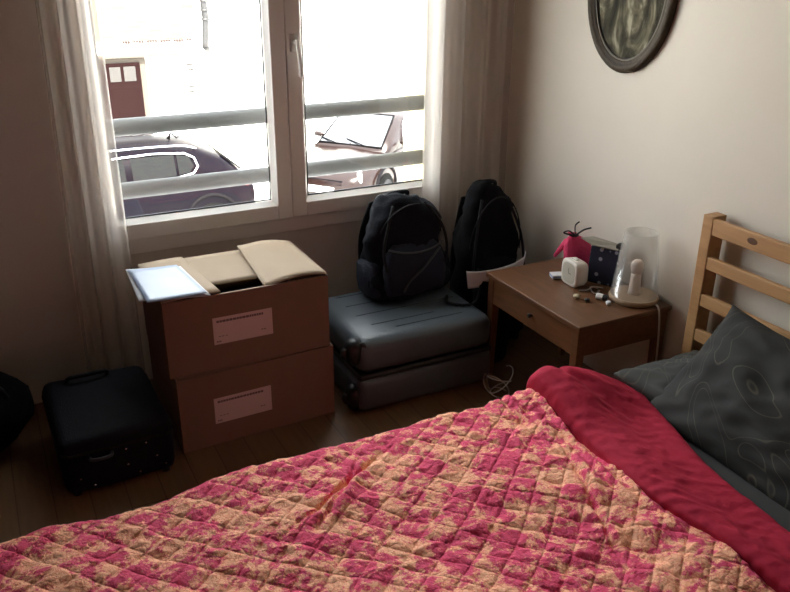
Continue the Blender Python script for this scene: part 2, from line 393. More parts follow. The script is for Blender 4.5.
sash(.325, 1.094); sash(1.096, 1.82, True)

# safety rails outside the window
for z, lab in ((1.008, 'upper grey tubular safety rail outside the window'), (.752, 'lower grey tubular safety rail outside the window')):
    bm = BM(); add_tube(bm, [(.02, 3.31, z-.004), (WX1-.012, 3.31, z-.004)], .034, 20)
    add_tube(bm, [(.08, 3.31, z), (.08, YW+.16, z)], .02, 12)
    o = tag(obj('safety_rail', bm, M['rail'], smooth=True), lab, 'railing', 'safety rails outside the window')

# curtains
def curtain(x0, x1, yc, folds, amp, z0, z1, label, seed):
    t = thing('curtain', label, 'curtain', ((x0+x1)/2, yc, z0))
    bm = BM(); nu, nv = 110, 26; V = []
    for j in range(nv+1):
        v = j/nv; z = z1+(z0-z1)*v; row = []
        for i in range(nu+1):
            u = i/nu
            x = x0+(x1-x0)*u-(.04*v*(1-u) if not seed else -.02*v*v*u)
            ph = u*folds*2*PI+seed+.5*math.sin(3*u+seed)
            y = yc+amp*(.65+.35*v)*math.sin(ph)+amp*.35*math.sin(2.3*ph+1+v*1.2)
            x += .006*math.cos(ph)
            row.append(bm.verts.new((x, y, z)))
        V.append(row)
    for j in range(nv):
        for i in range(nu): bm.faces.new((V[j][i], V[j][i+1], V[j+1][i+1], V[j+1][i]))
    obj('fabric', bm, M['curtain'], t, smooth=True)
    return t
curtain(.235, .418, 2.99, 3.2, .016, .02, 2.38, 'sheer pale curtain gathered left of the window, hanging behind the boxes', 0)
curtain(1.695, 2.112, 3.005, 4.3, .016, .02, 2.38, 'sheer grey-beige curtain gathered in the corner right of the window', 2)
t = thing('curtain_rod', 'white rod carrying both curtains above the window', 'curtain rod', (1.1, 2.99, 2.40))
bm = BM(); add_tube(bm, [(.05, 2.99, 2.39), (2.16, 2.99, 2.39)], .010, 12); obj('rod', bm, M['handle'], t, smooth=True)
for x in (.12, 1.1, 2.1):
    bm = BM(); add_box(bm, x-.01, x+.01, 2.99, YW, 2.38, 2.40); obj('bracket', bm, M['handle'], t)

# ------------------------------------------------------------------ outside
bm = BM(); add_box(bm, -14, 26, YW+1.6, 19.6, STREET-.2, STREET); struct('street', bm, M['asphalt'], 'sunlit pale street')
bm = BM(); add_box(bm, -14, 26, 17.6, 19.5, STREET, STREET+.12); struct('pavement', bm, M['pavement'], 'sunlit pavement before the house', bevel=.02)
hs = thing('house', 'sunlit white house with maroon door and brick upper storey across street', 'building', (3, 19.6, STREET))
FY = 19.5
bm = BM(); add_box(bm, -10, 24, FY, FY+6, STREET, 4.2); obj('wall', bm, M['facade'], hs)
bm = BM(); add_box(bm, -6, 4.86, FY-.06, FY, -.25, 4.1); obj('brickwork', bm, M['brick'], hs)
bm = BM(); add_box(bm, -6, 4.75, FY-.16, FY, -.60, -.53); obj('cornice', bm, M['cornice'], hs, bevel=.01)
bm = BM()
for i in range(26):
    x = 3.15+i*.06
    if i % 5 != 3: add_box(bm, x, x+.035, FY-.09, FY, -.30-.012*math.sin(i), -.262)
add_box(bm, 2.95, 4.8, FY-.075, FY, -.345, -.33)
obj('brick_course', bm, mat('red_brick', (.027, .015, .012), .9), hs)
bm = BM(); add_box(bm, 2.45, 3.60, FY-.03, FY, STREET+.12, -.62); obj('door_jamb', bm, mat('beige_jamb', (.042, .033, .024), .9), hs)
dr = box_obj('door', M['maroon'], hs, 2.55, 3.46, FY-.08, FY-.03, STREET+.12, -.72, bevel=.01)
for x0, x1 in ((2.78, 3.02), (3.09, 3.35)):
    bm = BM(); add_box(bm, x0, x1, FY-.095, FY-.08, -1.12, -.80); obj('door_pane', bm, M['pane'], dr, bevel=.004)
bm = BM(); add_box(bm, 2.64, 3.37, FY-.09, FY-.08, -2.30, -1.30); obj('door_panel', bm, M['maroon'], dr, bevel=.01)
bm = BM(); add_tube(bm, smooth_path([(5.06, FY-.12, 4.0), (5.06, FY-.12, 1.2), (5.02, FY-.12, 0.6), (5.04, FY-.12, .2), (4.98, FY-.12, -.44)], 5), .075, 12)
for z in (.55, .35, .15, 1.4): add_tube(bm, [(5.04, FY-.12, z), (5.04, FY-.12, z+.04)], .10, 12)
add_tube(bm, [(4.98, FY-.12, -.44), (5.06, FY-.05, -.50)], .07, 12)
obj('drainpipe', bm, M['pipe'], hs, smooth=True)
for i in range(9):
    w = random.uniform(.12, .28); z = -.80-i*.125; x = 4.50+random.uniform(0, .1)
    if i in (2, 6): continue
    bm = BM(); add_box(bm, x, x+w, FY-.05, FY, z-random.uniform(.03, .055), z); obj('quoin_stone', bm, M['stone'], hs, bevel=.006)
bm = BM()
for i in range(40):
    c = Vector((8.12+random.uniform(-.09, .09), FY-.04+random.uniform(-.03, .02), -.60+random.uniform(-.07, .07)))
    q = Matrix.Translation(c) @ Matrix.Rotation(random.uniform(0, 6), 4, (random.random(), random.random(), 1))
    vs = [bm.verts.new(q @ Vector(p)) for p in ((-.03, 0, 0), (0, .02, .01), (.03, 0, 0), (0, -.02, .01))]; bm.faces.new(vs)
tag(obj('climbing_plant', bm, M['leaf']), 'tiny green plant on the white facade seen through the right pane', 'plant')

def make_car(label, paint, x_front, y_side, rail, yaw=0, loc=None):
    """car heading -x, near side towards -y"""
    L, Wd = 4.25, 1.75
    c = thing('car', label, 'car', (x_front+L/2, y_side+Wd/2, STREET), 'cars parked in the street')
    yc = y_side+Wd/2
    # stations: x offset, half width, z bottom, z shoulder
    st = [(0, .52, .38, .62), (.06, .66, .28, .70), (.25, .78, .22, .77), (.6, .84, .2, .86), (1.05, .865, .2, .95), (1.5, .87, .2, .98), (2.2, .875, .2, 1.0), (3.0, .875, .2, 1.03), (3.6, .865, .22, 1.05), (3.95, .82, .26, 1.03), (4.15, .74, .32, .95), (4.25, .66, .38, .80)]
    bm = BM(); rings = []
    for x, hw, z0, z1 in st:
        r = []; 
        for (py, pz) in ((-.82, 0), (-.97, .12), (-1, .45), (-.985, .72), (-.93, .9), (-.80, .98), (0, 1.03), (.80, .98), (.93, .9), (.985, .72), (1, .45), (.97, .12), (.82, 0)):
            r.append(Vector((x_front+x, yc+py*hw, STREET+z0+(z1-z0)*pz)))
        rings.append(r)
    add_loft(bm, rings); b = obj('body', bm, paint, c, smooth=True)
    # greenhouse: stations of x, half width, roof z; base at shoulder
    gs = [(1.05, .62, .97), (1.45, .63, 1.20), (1.85, .60, 1.42), (2.3, .585, 1.485), (2.9, .58, 1.48), (3.4, .575, 1.42), (3.75, .56, 1.28), (4.08, .60, 1.0)]
    bm = BM(); rings = []
    for x, hw, zt in gs:
        zb = .93; hb = .80
        r = []
        for py, t in ((-1, 0), (-1, .5), (-1, .85), (-.86, 1), (0, 1.03), (.86, 1), (1, .85), (1, .5), (1, 0)):
            w = hb+(hw-hb)*min(t, 1); h = zb+(zt-zb)*min(t, 1)+(.02 if t > 1 else 0)
            r.append(Vector((x_front+x, yc+py*w, STREET+h)))
        rings.append(r)
    add_loft(bm, rings); obj('roof', bm, paint, c, smooth=True)
    def side(sgn, pts, name, m, out=.014):
        bm = BM(); v = []
        for x, h in pts:
            f = (h-.93)/.5; hw = .80+(.60-.80)*min(max(f*.95, 0), 1)
            v.append(bm.verts.new((x_front+x, yc+sgn*(hw+out), STREET+h)))
        bm.faces.new(v); return obj(name, bm, m, c, solid=.012)
    for sgn in (-1, 1):
        side(sgn, ((1.75, 1.03), (2.28, 1.05), (2.28, 1.385), (2.02, 1.36)), 'side_window', M['carglass'])
        side(sgn, ((2.38, 1.055), (3.02, 1.09), (3.02, 1.385), (2.38, 1.39)), 'side_window', M['carglass'])
        side(sgn, ((3.06, 1.095), (3.22, 1.11), (3.30, 1.20), (3.24, 1.34), (3.06, 1.38)), 'side_window', M['carglass'])
        bm = BM()
        P = [(1.70, 1.01), (2.4, 1.03), (3.1, 1.07), (3.28, 1.10), (3.36, 1.19), (3.32, 1.32), (3.18, 1.395), (2.7, 1.425), (2.1, 1.405), (1.9, 1.29)]
        pp = []
        for x, h in P:
            f = (h-.93)/.5; hw = .80-.20*min(max(f*.95, 0), 1); pp.append((x_front+x, yc+sgn*(hw+.02), STREET+h))
        add_tube(bm, pp, .016, 6, closed=True); obj('window_trim', bm, M['chrome'], c, smooth=True)
    # windscreen and rear window
    bm = BM(); v = [bm.verts.new((x_front+x, yc+y, STREET+z)) for x, y, z in ((1.10, -.62, 1.0), (1.10, .62, 1.0), (1.82, .52, 1.44), (1.82, -.52, 1.44))]; bm.faces.new(v)
    obj('windscreen', bm, M['carwhite'] if yaw else M['carglass'], c, solid=.03)
    bm = BM(); add_tube(bm, [(x_front+x, yc+y, STREET+z) for x, y, z in ((1.09, -.64, 1.01), (1.09, .64, 1.01), (1.82, .54, 1.45), (1.82, -.54, 1.45))], .022, 6, closed=True); obj('windscreen_seal', bm, M['cartrim'], c, smooth=True)
    bm = BM(); v = [bm.verts.new((x_front+x, yc+y, STREET+z)) for x, y, z in ((4.08, -.55, 1.04), (4.08, .55, 1.04), (3.80, .48, 1.28), (3.80, -.48, 1.28))]; bm.faces.new(v)
    obj('rear_window', bm, M['carglass'], c, solid=.03)
    for y in (-.3, .28):
        bm = BM(); add_tube(bm, [(x_front+1.06, yc+y, STREET+1.03), (x_front+1.20, yc+y+.42, STREET+1.09)], .012, 6); obj('wiper', bm, M['cartrim'], c)
    for wx in (.82, 3.50):
        for sgn in (-1, 1):
            bm = BM(); yy = yc+sgn*.83
            rings = [[Vector((x_front+wx+r*math.cos(2*PI*k/24), yy+dy*sgn, STREET+.32+r*math.sin(2*PI*k/24))) for k in range(24)] for r, dy in ((.26, -.12), (.32, -.08), (.32, .03), (.27, .055), (.22, .05))]
            add_loft(bm, rings); w = obj('wheel', bm, M['tyre'], c, smooth=True)
            bm = BM(); rings = [[Vector((x_front+wx+r*math.cos(2*PI*k/20), yy+dy*sgn, STREET+.32+r*math.sin(2*PI*k/20))) for k in range(20)] for r, dy in ((.22, .045), (.21, .062), (.06, .05), (.04, .07))]
            add_loft(bm, rings); obj('rim', bm, M['rim'], w)
            bm = BM(); add_tube(bm, [(x_front+wx+.40*math.cos(a), yc+sgn*.862, STREET+.36+.40*math.sin(a)) for a in [PI*k/14 for k in range(15)]], .028, 8); obj('wheel_arch', bm, M['cartrim'], c, smooth=True)
    for sgn in (-1, 1):
        bm = BM(); rings = [sring(0, 0, z, a, b, 2.2, 20) for z, a, b in ((-.03, .02, .02), (-.02, .13, .075), (.02, .14, .08), (.05, .06, .04))]
        q = Matrix.Translation((x_front+.20, yc+sgn*.66, STREET+.69)) @ Matrix.Rotation(sgn*.9, 4, 'Z') @ Matrix.Rotation(-PI/2, 4, 'Y')
        add_loft(bm, rings); obj('headlight', bm, M['lampglass'], c, smooth=True, mtx=q)
        bm = BM(); add_box(bm, x_front+3.99, x_front+4.14, yc+sgn*.66-.08, yc+sgn*.70+.08, STREET+.78, STREET+.98); obj('tail_lamp', bm, M['taillamp'], c, bevel=.03)
        bm = BM(); rings = [sring(x_front+1.62, yc+sgn*(.86+k*.045), STREET+1.02, .07*s, .03, 2, 12) for k, s in ((0, .6), (1, 1), (2, 1), (3, .5))]
        rings = [[Vector((x_front+1.55+.05*s*math.cos(2*PI*k/12), yc+sgn*(.80+d), STREET+1.04+.055*s*math.sin(2*PI*k/12))) for k in range(12)] for d, s in ((0, .4), (.05, .8), (.1, 1), (.17, 1), (.2, .6))]
        add_loft(bm, rings); obj('wing_mirror', bm, paint, c, smooth=True)
    bm = BM(); add_box(bm, x_front-.03, x_front+.03, yc-.26, yc+.26, STREET+.40, STREET+.51); obj('number_plate', bm, M['plate'], c, bevel=.004)
    bm = BM(); add_box(bm, x_front+.0, x_front+.08, yc-.42, yc+.42, STREET+.54, STREET+.64); obj('grille', bm, M['cartrim'], c, bevel=.01)
    if rail:
        bm = BM(); add_tube(bm, [(x_front+3.1, yc, STREET+1.49), (x_front+3.14, yc, STREET+1.58), (x_front+3.24, yc, STREET+1.50)], [.03, .02, .012], 8); obj('antenna', bm, M['cartrim'], c, smooth=True)
        for sgn in (-1, 1):
            bm = BM(); add_tube(bm, smooth_path([(x_front+1.9, yc+sgn*.53, STREET+1.44), (x_front+2.1, yc+sgn*.53, STREET+1.50), (x_front+3.1, yc+sgn*.53, STREET+1.49), (x_front+3.4, yc+sgn*.52, STREET+1.42)]), .016, 8); obj('roof_rail', bm, M['chrome'], c, smooth=True)
    if yaw: c.rotation_euler.z = yaw; c.location = loc
    return c
make_car('dark violet-blue car with chrome window trim behind the left pane', M['carblue'], -.50, 12.0, True)
make_car('red-brown car nose first behind the right pane', M['carbrown'], 4.80, 12.0, False, math.radians(38), (6.72, 13.9, STREET))

# ------------------------------------------------------------------ cardboard boxes
def carton(x0, x1, y0, y1, z0, z1, label, is_open, rz):
    t = thing('cardboard_box', label, 'box', ((x0+x1)/2, (y0+y1)/2, z0), 'stacked cardboard boxes')
    c = Vector(((x0+x1)/2, (y0+y1)/2, z0)); q = rot_about(c, 'Z', rz)
    bm = BM(); w = .005
    add_box(bm, x0, x1, y0, y0+w, z0, z1); add_box(bm, x0, x1, y1-w, y1, z0, z1)
    add_box(bm, x0, x0+w, y0+w, y1-w, z0, z1); add_box(bm, x1-w, x1, y0+w, y1-w, z0, z1); add_box(bm, x0+w, x1-w, y0+w, y1-w, z0, z0+w)
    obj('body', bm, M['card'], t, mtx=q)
    def flap(fn, nu, nv, m=M['card_lit'], name='flap', lab=None):
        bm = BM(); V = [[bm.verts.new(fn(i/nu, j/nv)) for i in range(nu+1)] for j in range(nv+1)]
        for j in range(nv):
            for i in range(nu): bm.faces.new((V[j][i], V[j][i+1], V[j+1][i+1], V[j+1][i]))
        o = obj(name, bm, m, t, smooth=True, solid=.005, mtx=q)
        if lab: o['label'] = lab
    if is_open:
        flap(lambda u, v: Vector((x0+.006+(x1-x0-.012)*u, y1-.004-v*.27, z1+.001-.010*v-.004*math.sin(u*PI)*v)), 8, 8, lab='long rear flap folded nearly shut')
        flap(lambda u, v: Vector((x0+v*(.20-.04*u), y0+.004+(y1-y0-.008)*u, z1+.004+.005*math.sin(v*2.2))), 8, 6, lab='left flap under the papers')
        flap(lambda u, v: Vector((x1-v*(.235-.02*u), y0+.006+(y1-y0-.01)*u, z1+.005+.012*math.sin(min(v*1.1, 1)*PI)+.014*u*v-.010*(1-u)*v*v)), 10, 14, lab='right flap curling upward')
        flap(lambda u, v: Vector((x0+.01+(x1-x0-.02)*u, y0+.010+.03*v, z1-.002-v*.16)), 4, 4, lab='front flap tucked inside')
        bm = BM(); add_box(bm, x0+.03, x1-.03, y0+.06, y1-.04, z0+.02, z1-.13); obj('contents', bm, M['black'], t, bevel=.02, mtx=q)
    else:
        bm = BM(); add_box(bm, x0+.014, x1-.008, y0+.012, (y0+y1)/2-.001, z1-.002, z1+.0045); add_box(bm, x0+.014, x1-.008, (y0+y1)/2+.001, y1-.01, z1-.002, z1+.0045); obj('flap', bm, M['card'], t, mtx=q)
    return t, q
LB0 = dict(x0=.436, x1=1.026, y0=2.492, y1=2.90, z0=0, z1=.288)
UB0 = dict(x0=.428, x1=1.020, y0=2.503, y1=2.90, z0=.293, z1=.573)
def shipping_label(t, q, x0, x1, z0, z1, y):
    l = box_obj('shipping_label', M['label'], t, x0, x1, y-.0012, y-.0002, z0, z1, mtx=q)
    bm = BM(); w = x1-x0; h = z1-z0; yy = y-.0018
    x = x0+.06*w
    while x < x1-.16*w:        # blurred bold heading
        d = random.uniform(.006, .012); add_box(bm, x, x+d, yy, yy+.0006, z1-.19*h, z1-.11*h); x += d+.0015
    obj('heading_print', bm, M['ink'], l, mtx=q); bm = BM()
    for k in range(3): add_box(bm, x0+.04*w+k*.006, x0+.04*w+k*.006+.004, yy, yy+.0006, z0+.08*h, z0+.13*h)
    obj('corner_print', bm, M['ink'], l, mtx=q); bm = BM()
    for k in range(2): add_box(bm, x1-.20*w+k*.01, x1-.20*w+k*.01+.007, yy, yy+.0006, z0+.24*h, z0+.27*h)
    obj('date_print', bm, M['ink'], l, mtx=q); bm = BM()
    for k in range(3): add_box(bm, x0+.08*w+k*.012, x0+.08*w+k*.012+.008, yy, yy+.0006, z0+.28*h, z0+.30*h)
    obj('address_print', bm, M['ink'], l, mtx=q)
lt, lq = carton(**LB0, label='lower closed brown cardboard box, on the floor under the other', is_open=False, rz=.035)
shipping_label(lt, lq, .558, .772, .085, .187, LB0['y0'])
ut, uq = carton(**UB0, label='upper brown cardboard box with open flaps, on top of the other', is_open=True, rz=0)
shipping_label(ut, uq, .590, .803, .388, .489, UB0['y0'])

# papers on the upper box
def sheet(name, corners, z, m, label, cat, curl=.01, thick=.0015, dz=0, group=None):
    bm = BM(); n = 10; a, b, c, d = [Vector(p) for p in corners]; V = []
    for j in range(n+1):
        row = []
        for i in range(n+1):
            u, v = i/n, j/n
            p = (a*(1-u)+b*u)*(1-v)+(d*(1-u)+c*u)*v
            row.append(bm.verts.new((p.x, p.y, z+curl*(u*u*(1-v)+.35*math.sin(v*PI)*(1-u)))))
        V.append(row)
    for j in range(n):
        for i in range(n): bm.faces.new((V[j][i], V[j][i+1], V[j+1][i+1], V[j+1][i]))
    return tag(obj(name, bm, m, smooth=True, solid=thick), label, cat, group)
sheet('paper_sheet', ((.362, 2.535), (.585, 2.47), (.56, 2.79), (.375, 2.845)), .5855, M['paper'], 'white paper sheet lying under the bluish plastic sleeve', 'paper', .004, .003)
sheet('plastic_sleeve', ((.382, 2.50), (.575, 2.475), (.548, 2.80), (.378, 2.82)), .5905, M['bluepaper'], 'glossy bluish plastic sleeve of papers on the left box flap', 'document sleeve', .008, .002)

# ------------------------------------------------------------------ hard shell suitcase
def rounded(bm, x0, x1, y0, y1, z0, z1, r, seg=4):
    vs = add_box(bm, x0, x1, y0, y1, z0, z1)
    es = list({e for v in vs for e in v.link_edges})
    bmesh.ops.bevel(bm, geom=es, offset=r, segments=seg, profile=.5, affect='EDGES')
sx0, sx1, sy0, sy1 = 1.105, 1.712, 2.425, 2.925
sc = thing('suitcase', 'large grey hard-shell suitcase lying flat under the black backpack', 'suitcase', ((sx0+sx1)/2, (sy0+sy1)/2, 0))
bm = BM(); rounded(bm, sx0, sx1, sy0, sy1, .004, .150, .035); obj('lower_shell', bm, M['shell'], sc, smooth=True)
bm = BM(); rounded(bm, sx0, sx1, sy0, sy1, .162, .310, .055, 6)
obj('upper_shell', bm, M['shell'], sc, smooth=True)
bm = BM(); rounded(bm, sx0+.006, sx1-.006, sy0+.006, sy1-.006, .145, .168, .008); obj('seam', bm, M['shelldark'], sc)
for x0, x1, y in ((1.22, 1.50, 2.56), (1.30, 1.60, 2.505), (1.2, 1.65, 2.66), (1.2, 1.65, 2.76), (1.2, 1.65, 2.86)):
    bm = BM(); add_tube(bm, [(x0, y, .3095), (x1, y, .3095)], .0024, 6); obj('groove', bm, M['shelldark'], sc)
for y in (sy0+.055, sy1-.055):
    for z in (.255, .06):
        bm = BM(); rings = [sring(0, 0, h, a, b, 2.6, 20) for h, a, b in ((-.02, .05, .035), (.015, .055, .04), (.035, .04, .028), (.042, .02, .012))]
        q = Matrix.Translation((sx0+.008, y, z)) @ Matrix.Rotation(-PI/2, 4, 'Y')
        add_loft(bm, rings); hsg = obj('wheel_housing', bm, M['shelldark'], sc, smooth=True, mtx=q)
        bm = BM(); add_tube(bm, [(sx0-.028, y-.012, z), (sx0-.028, y+.012, z)], .022, 16); obj('caster_wheel', bm, M['darkthing'], hsg, smooth=True, bevel=.003)
for y in (sy0+.028,):   # corner guard visible at the front left
    bm = BM(); add_tube(bm, smooth_path([(sx0+.012, y-.008, .225), (sx0+.010, y+.0, .265), (sx0+.028, y+.015, .300), (sx0+.07, y+.018, .312)]), [.006]*2+[.020]*16+[.006], 10) if False else None
    rings = []
    add_tube(bm, smooth_path([(sx0+.004, y+.035, .268), (sx0+.012, y+.02, .285), (sx0+.026, y+.006, .288), (sx0+.045, y-.006, .274)]), .013, 10); obj('corner_guard', bm, M['darkthing'], sc, smooth=True)

# ------------------------------------------------------------------ backpacks
def backpack(label, loc, rz, W, D, H, m, variant):
    t = thing('backpack', label, 'backpack', loc)
    base = Vector(loc); q = Matrix.Translation(base) @ Matrix.Rotation(rz, 4, 'Z') @ Matrix.Rotation(-.09, 4, 'X')
    prof = [(0, .80, .80), (.015, .93, .95), (.08, 1.0, 1.02), (.25, 1.0, 1.0), (.45, .97, .95), (.62, .92, .88), (.76, .83, .78), (.87, .66, .62), (.95, .42, .44), (.99, .2, .25), (1.0, .05, .08)]
    bm = BM(); rings = []
    for i in range(len(prof)-1):
        a, b = prof[i], prof[i+1]
        for k in range(3):
            f = k/3; rings.append(sring(0, 0, H*(a[0]+(b[0]-a[0])*f), W/2*(a[1]+(b[1]-a[1])*f), D/2*(a[2]+(b[2]-a[2])*f), 2.7, 40))
    rings.append(sring(0, 0, H, W/2*.05, D/2*.08, 2, 40))
    add_loft(bm, rings); displace(bm, .040, 8, variant*3.1+1); displace(bm, .014, 22, variant)
    for v in bm.verts: v.co.z = max(v.co.z, 0)
    obj('body', bm, m, t, smooth=True, mtx=q)
    # front pocket (faces -y)
    bm = BM(); rings = []
    for z, a, b in ((.03, .55, .3), (.06, .72, .8), (.15, .78, 1), (.32, .78, .95), (.46, .70, .75), (.53, .52, .4), (.55, .3, .1)):
        rings.append(sring(0, -D*.43, H*z, W/2*a, D*.20*b, 2.6, 32))
    add_loft(bm, rings); displace(bm, .014, 14, variant+2); p = obj('front_pocket', bm, M['navycloth'] if variant == 0 else m, t, smooth=True, mtx=q)
    bm = BM(); pts = [(W/2*.70*math.sin(a), -D*.43-D*.17*math.cos(a*.9), H*.49-.012*math.cos(a*2)) for a in [(-1.35+2.7*k/16) for k in range(17)]]
    add_tube(bm, pts, .0040, 8); obj('zip', bm, M['greystrap'] if variant == 0 else M['strap'], p, smooth=True, mtx=q)
    # side pockets
    for s in (-1, 1):
        bm = BM(); rings = [sring(s*W*.44, -D*.02, H*z, W*.11*a, D*.34*b, 2.5, 24) for z, a, b in ((.02, .4, .6), (.06, .9, .95), (.2, 1, 1), (.34, .8, .95), (.37, .3, .7))]
        add_loft(bm, rings); displace(bm, .010, 16, variant+s); obj('side_pocket', bm, M['navycloth'] if (variant == 0 and s < 0) else m, t, smooth=True, mtx=q)
        bm = BM(); add_tube(bm, smooth_path([(s*W*.20, -D*.30, H*.90), (s*W*.34, -D*.47, H*.70), (s*W*.40, -D*.50, H*.5), (s*W*.38, -D*.52, H*.30)]), .006, 6)
        obj('compression_strap', bm, M['strap'], t, smooth=True, mtx=q)
        bm = BM(); rings = []
        for k in range(15):
            f = k/14; y = D*.45+.05*math.sin(f*PI); z = H*(.88-.8*f); x = s*W*(.16+.14*math.sin(f*PI/2))
            rings.append([Vector((x+dx, y+dy, z)) for dx, dy in ((-.03, -.006), (.03, -.006), (.03, .006), (-.03, .006))])
        add_loft(bm, rings); obj('shoulder_strap', bm, M['strap'], t, smooth=False, bevel=.004, mtx=q)
    bm = BM(); add_tube(bm, smooth_path([(-.045, D*.10, H*.94), (-.040, D*.06, H*.975), (0, D*.04, H*.985), (.040, D*.06, H*.975), (.045, D*.10, H*.94)]), .009, 8)
    obj('top_handle', bm, M['strap'], t, smooth=True, mtx=q)
    bm = BM(); pts = [(W/2*.80*math.cos(a), -D*.30-.05*math.sin(a), H*(.58+.34*math.sin(a))) for a in [PI*k/18 for k in range(19)]]
    add_tube(bm, pts, .0030, 6); obj('zip', bm, M['strap'], t, smooth=True, mtx=q)
    # strap crossing the front
    bm = BM(); add_tube(bm, smooth_path([(W*.30, -D*.52, H*.46), (W*.05, -D*.655, H*.32), (-W*.15, -D*.66, H*.20), (-W*.22, -D*.64, H*.10)] if variant == 0 else [(0, -D*.66, H*.40), (0, -D*.66, H*.2), (.01, -D*.62, H*.08)]), .005, 6)
    obj('front_strap', bm, M['greystrap'], t, smooth=True, mtx=q)
    if variant:
        bm = BM(); pts = [(-W*.18+.012*math.cos(a), -D*.66, H*.28+.016*math.sin(a)) for a in [2*PI*k/14 for k in range(11)]]
        add_tube(bm, pts, .003, 6); obj('metal_ring', bm, M['chrome'], t, smooth=True, mtx=q)
    return t
backpack('black backpack with blue-grey piping, standing on the grey suitcase', (1.485, 2.795, .322), .04, .37, .23, .425, M['black'], 0)
backpack('taller black backpack standing in the corner before the right curtain', (1.91, 2.775, 0.012), -.10, .31, .22, .735, M['black2'], 1)

# black tote with white paper, between corner backpack and bedside table
tb = thing('tote_bag', 'small black bag holding white papers beside the bedside table', 'bag', (1.81, 2.60, 0))
bm = BM(); rings = [sring(1.81, 2.60, z, .085*a, .048*b, 2.6, 28) for z, a, b in ((0.002, .8, .8), (.02, .95, 1), (.12, 1.0, 1.1), (.25, 1, 1), (.34, 1.02, 1.05), (.395, 1, .9), (.39, .93, .75), (.33, .85, .6))]
add_loft(bm, rings); displace(bm, .008, 14, 5)
for v in bm.verts: v.co.z = max(v.co.z, .002)
obj('bag_body', bm, M['black2'], tb, smooth=True)
bm = BM(); add_tube(bm, smooth_path([(1.735, 2.58, .38), (1.705, 2.55, .35), (1.68, 2.54, .322), (1.63, 2.55, .318), (1.59, 2.60, .318), (1.62, 2.66, .318)]), .006, 8); obj('bag_strap', bm, M['strap'], tb, smooth=True)
bm = BM(); nu, nv = 24, 8; V = []     # curled paper: low front arc rising to the back right
for j in range(nv+1):
    row = []
    for i in range(nu+1):
        u, v = i/nu, j/nv; a = PI*(1.02+.95*u)
        x = 1.815+.130*math.cos(a)+.03*u; y = 2.605+.050*math.sin(a)+.03*u
        z0 = .362+.030*u; top = .080-.008*math.sin(u*PI)
        row.append(bm.verts.new((x*(1)+.012*v*math.cos(a), y+.012*v*math.sin(a), z0+top*v)))
    V.append(row)
for j in range(nv):
    for i in range(nu): bm.faces.new((V[j][i], V[j][i+1], V[j+1][i+1], V[j+1][i]))
tag(obj('paper_sheet', bm, M['paper'], smooth=True, solid=.0015), 'curled white paper standing in the black bag behind the bedside table', 'paper')

# ------------------------------------------------------------------ black carry-on lying on the floor, left
cc = thing('soft_suitcase', 'small black soft suitcase lying flat left of the cardboard boxes', 'suitcase', (.21, 2.60, 0))
q = rot_about((.21, 2.60, 0), 'Z', .02)
bm = BM(); rounded(bm, .035, .395, 2.375, 2.84, .012, .215, .035, 5)
bmesh.ops.subdivide_edges(bm, edges=bm.edges, cuts=2, use_grid_fill=True); displace(bm, .008, 9, 2); obj('body', bm, M['softcase'], cc, smooth=True, mtx=q)
bm = BM(); pts = []
for x, y in ((.06, 2.374), (.37, 2.374), (.396, 2.40), (.396, 2.82), (.37, 2.842), (.06, 2.842), (.034, 2.82), (.034, 2.40)): pts.append((x, y, .165))
add_tube(bm, pts, .005, 6, closed=True); obj('zip', bm, M['strap'], cc, mtx=q)
bm = BM(); add_tube(bm, smooth_path([(.12, 2.372, .148), (.125, 2.352, .150), (.155, 2.345, .150), (.185, 2.352, .150), (.19, 2.372, .148)]), .006, 8); o = obj('carry_handle', bm, M['greystrap'], cc, smooth=True, mtx=q)
for x, z in ((.085, .075), (.235, .085), (.125, .04), (.27, .045), (.33, .09), (.235, .145), (.30, .15), (.355, .05)):
    bm = BM(); rings = [[Vector((x+r*math.cos(2*PI*k/10), 2.374-d, z+r*math.sin(2*PI*k/10))) for k in range(10)] for r, d in ((.004, 0), (.004, .002), (.002, .0035))]
    add_loft(bm, rings); obj('stud', bm, M['chrome'], cc, smooth=True, mtx=q)
for x, y in ((.07, 2.41), (.36, 2.41), (.07, 2.80), (.36, 2.80)):
    bm = BM(); add_tube(bm, [(x, y, 0), (x, y, .02)], .014, 12); obj('foot', bm, M['darkthing'], cc, mtx=q)
bm = BM(); add_tube(bm, smooth_path([(.12, 2.80, .215), (.13, 2.78, .235), (.19, 2.775, .238), (.25, 2.78, .235), (.26, 2.80, .215)]), .007, 8); obj('top_handle', bm, M['strap'], cc, smooth=True, mtx=q)

bb = thing('duffel_bag', 'black bag on the floor at the far left of the picture', 'bag', (-.17, 2.72, 0))
bm = BM(); rings = []
for i in range(13):
    f = i/12; r = math.sin(PI*min(max(f, .03), .97))**.45
    rings.append([Vector((-.42+.41*f, 2.80+.16*r*math.cos(a), .165+.16*r*math.sin(a))) for a in [2*PI*k/24 for k in range(24)]])
add_loft(bm, rings); displace(bm, .02, 9, 4)
for v in bm.verts: v.co.z = max(v.co.z, .001)
obj('body', bm, M['black2'], bb, smooth=True)
bm = BM(); add_tube(bm, smooth_path([(-.3, 2.68, .27), (-.27, 2.66, .32), (-.19, 2.65, .335), (-.11, 2.66, .32), (-.08, 2.68, .26)]), .009, 8); obj('handle', bm, M['strap'], bb, smooth=True)

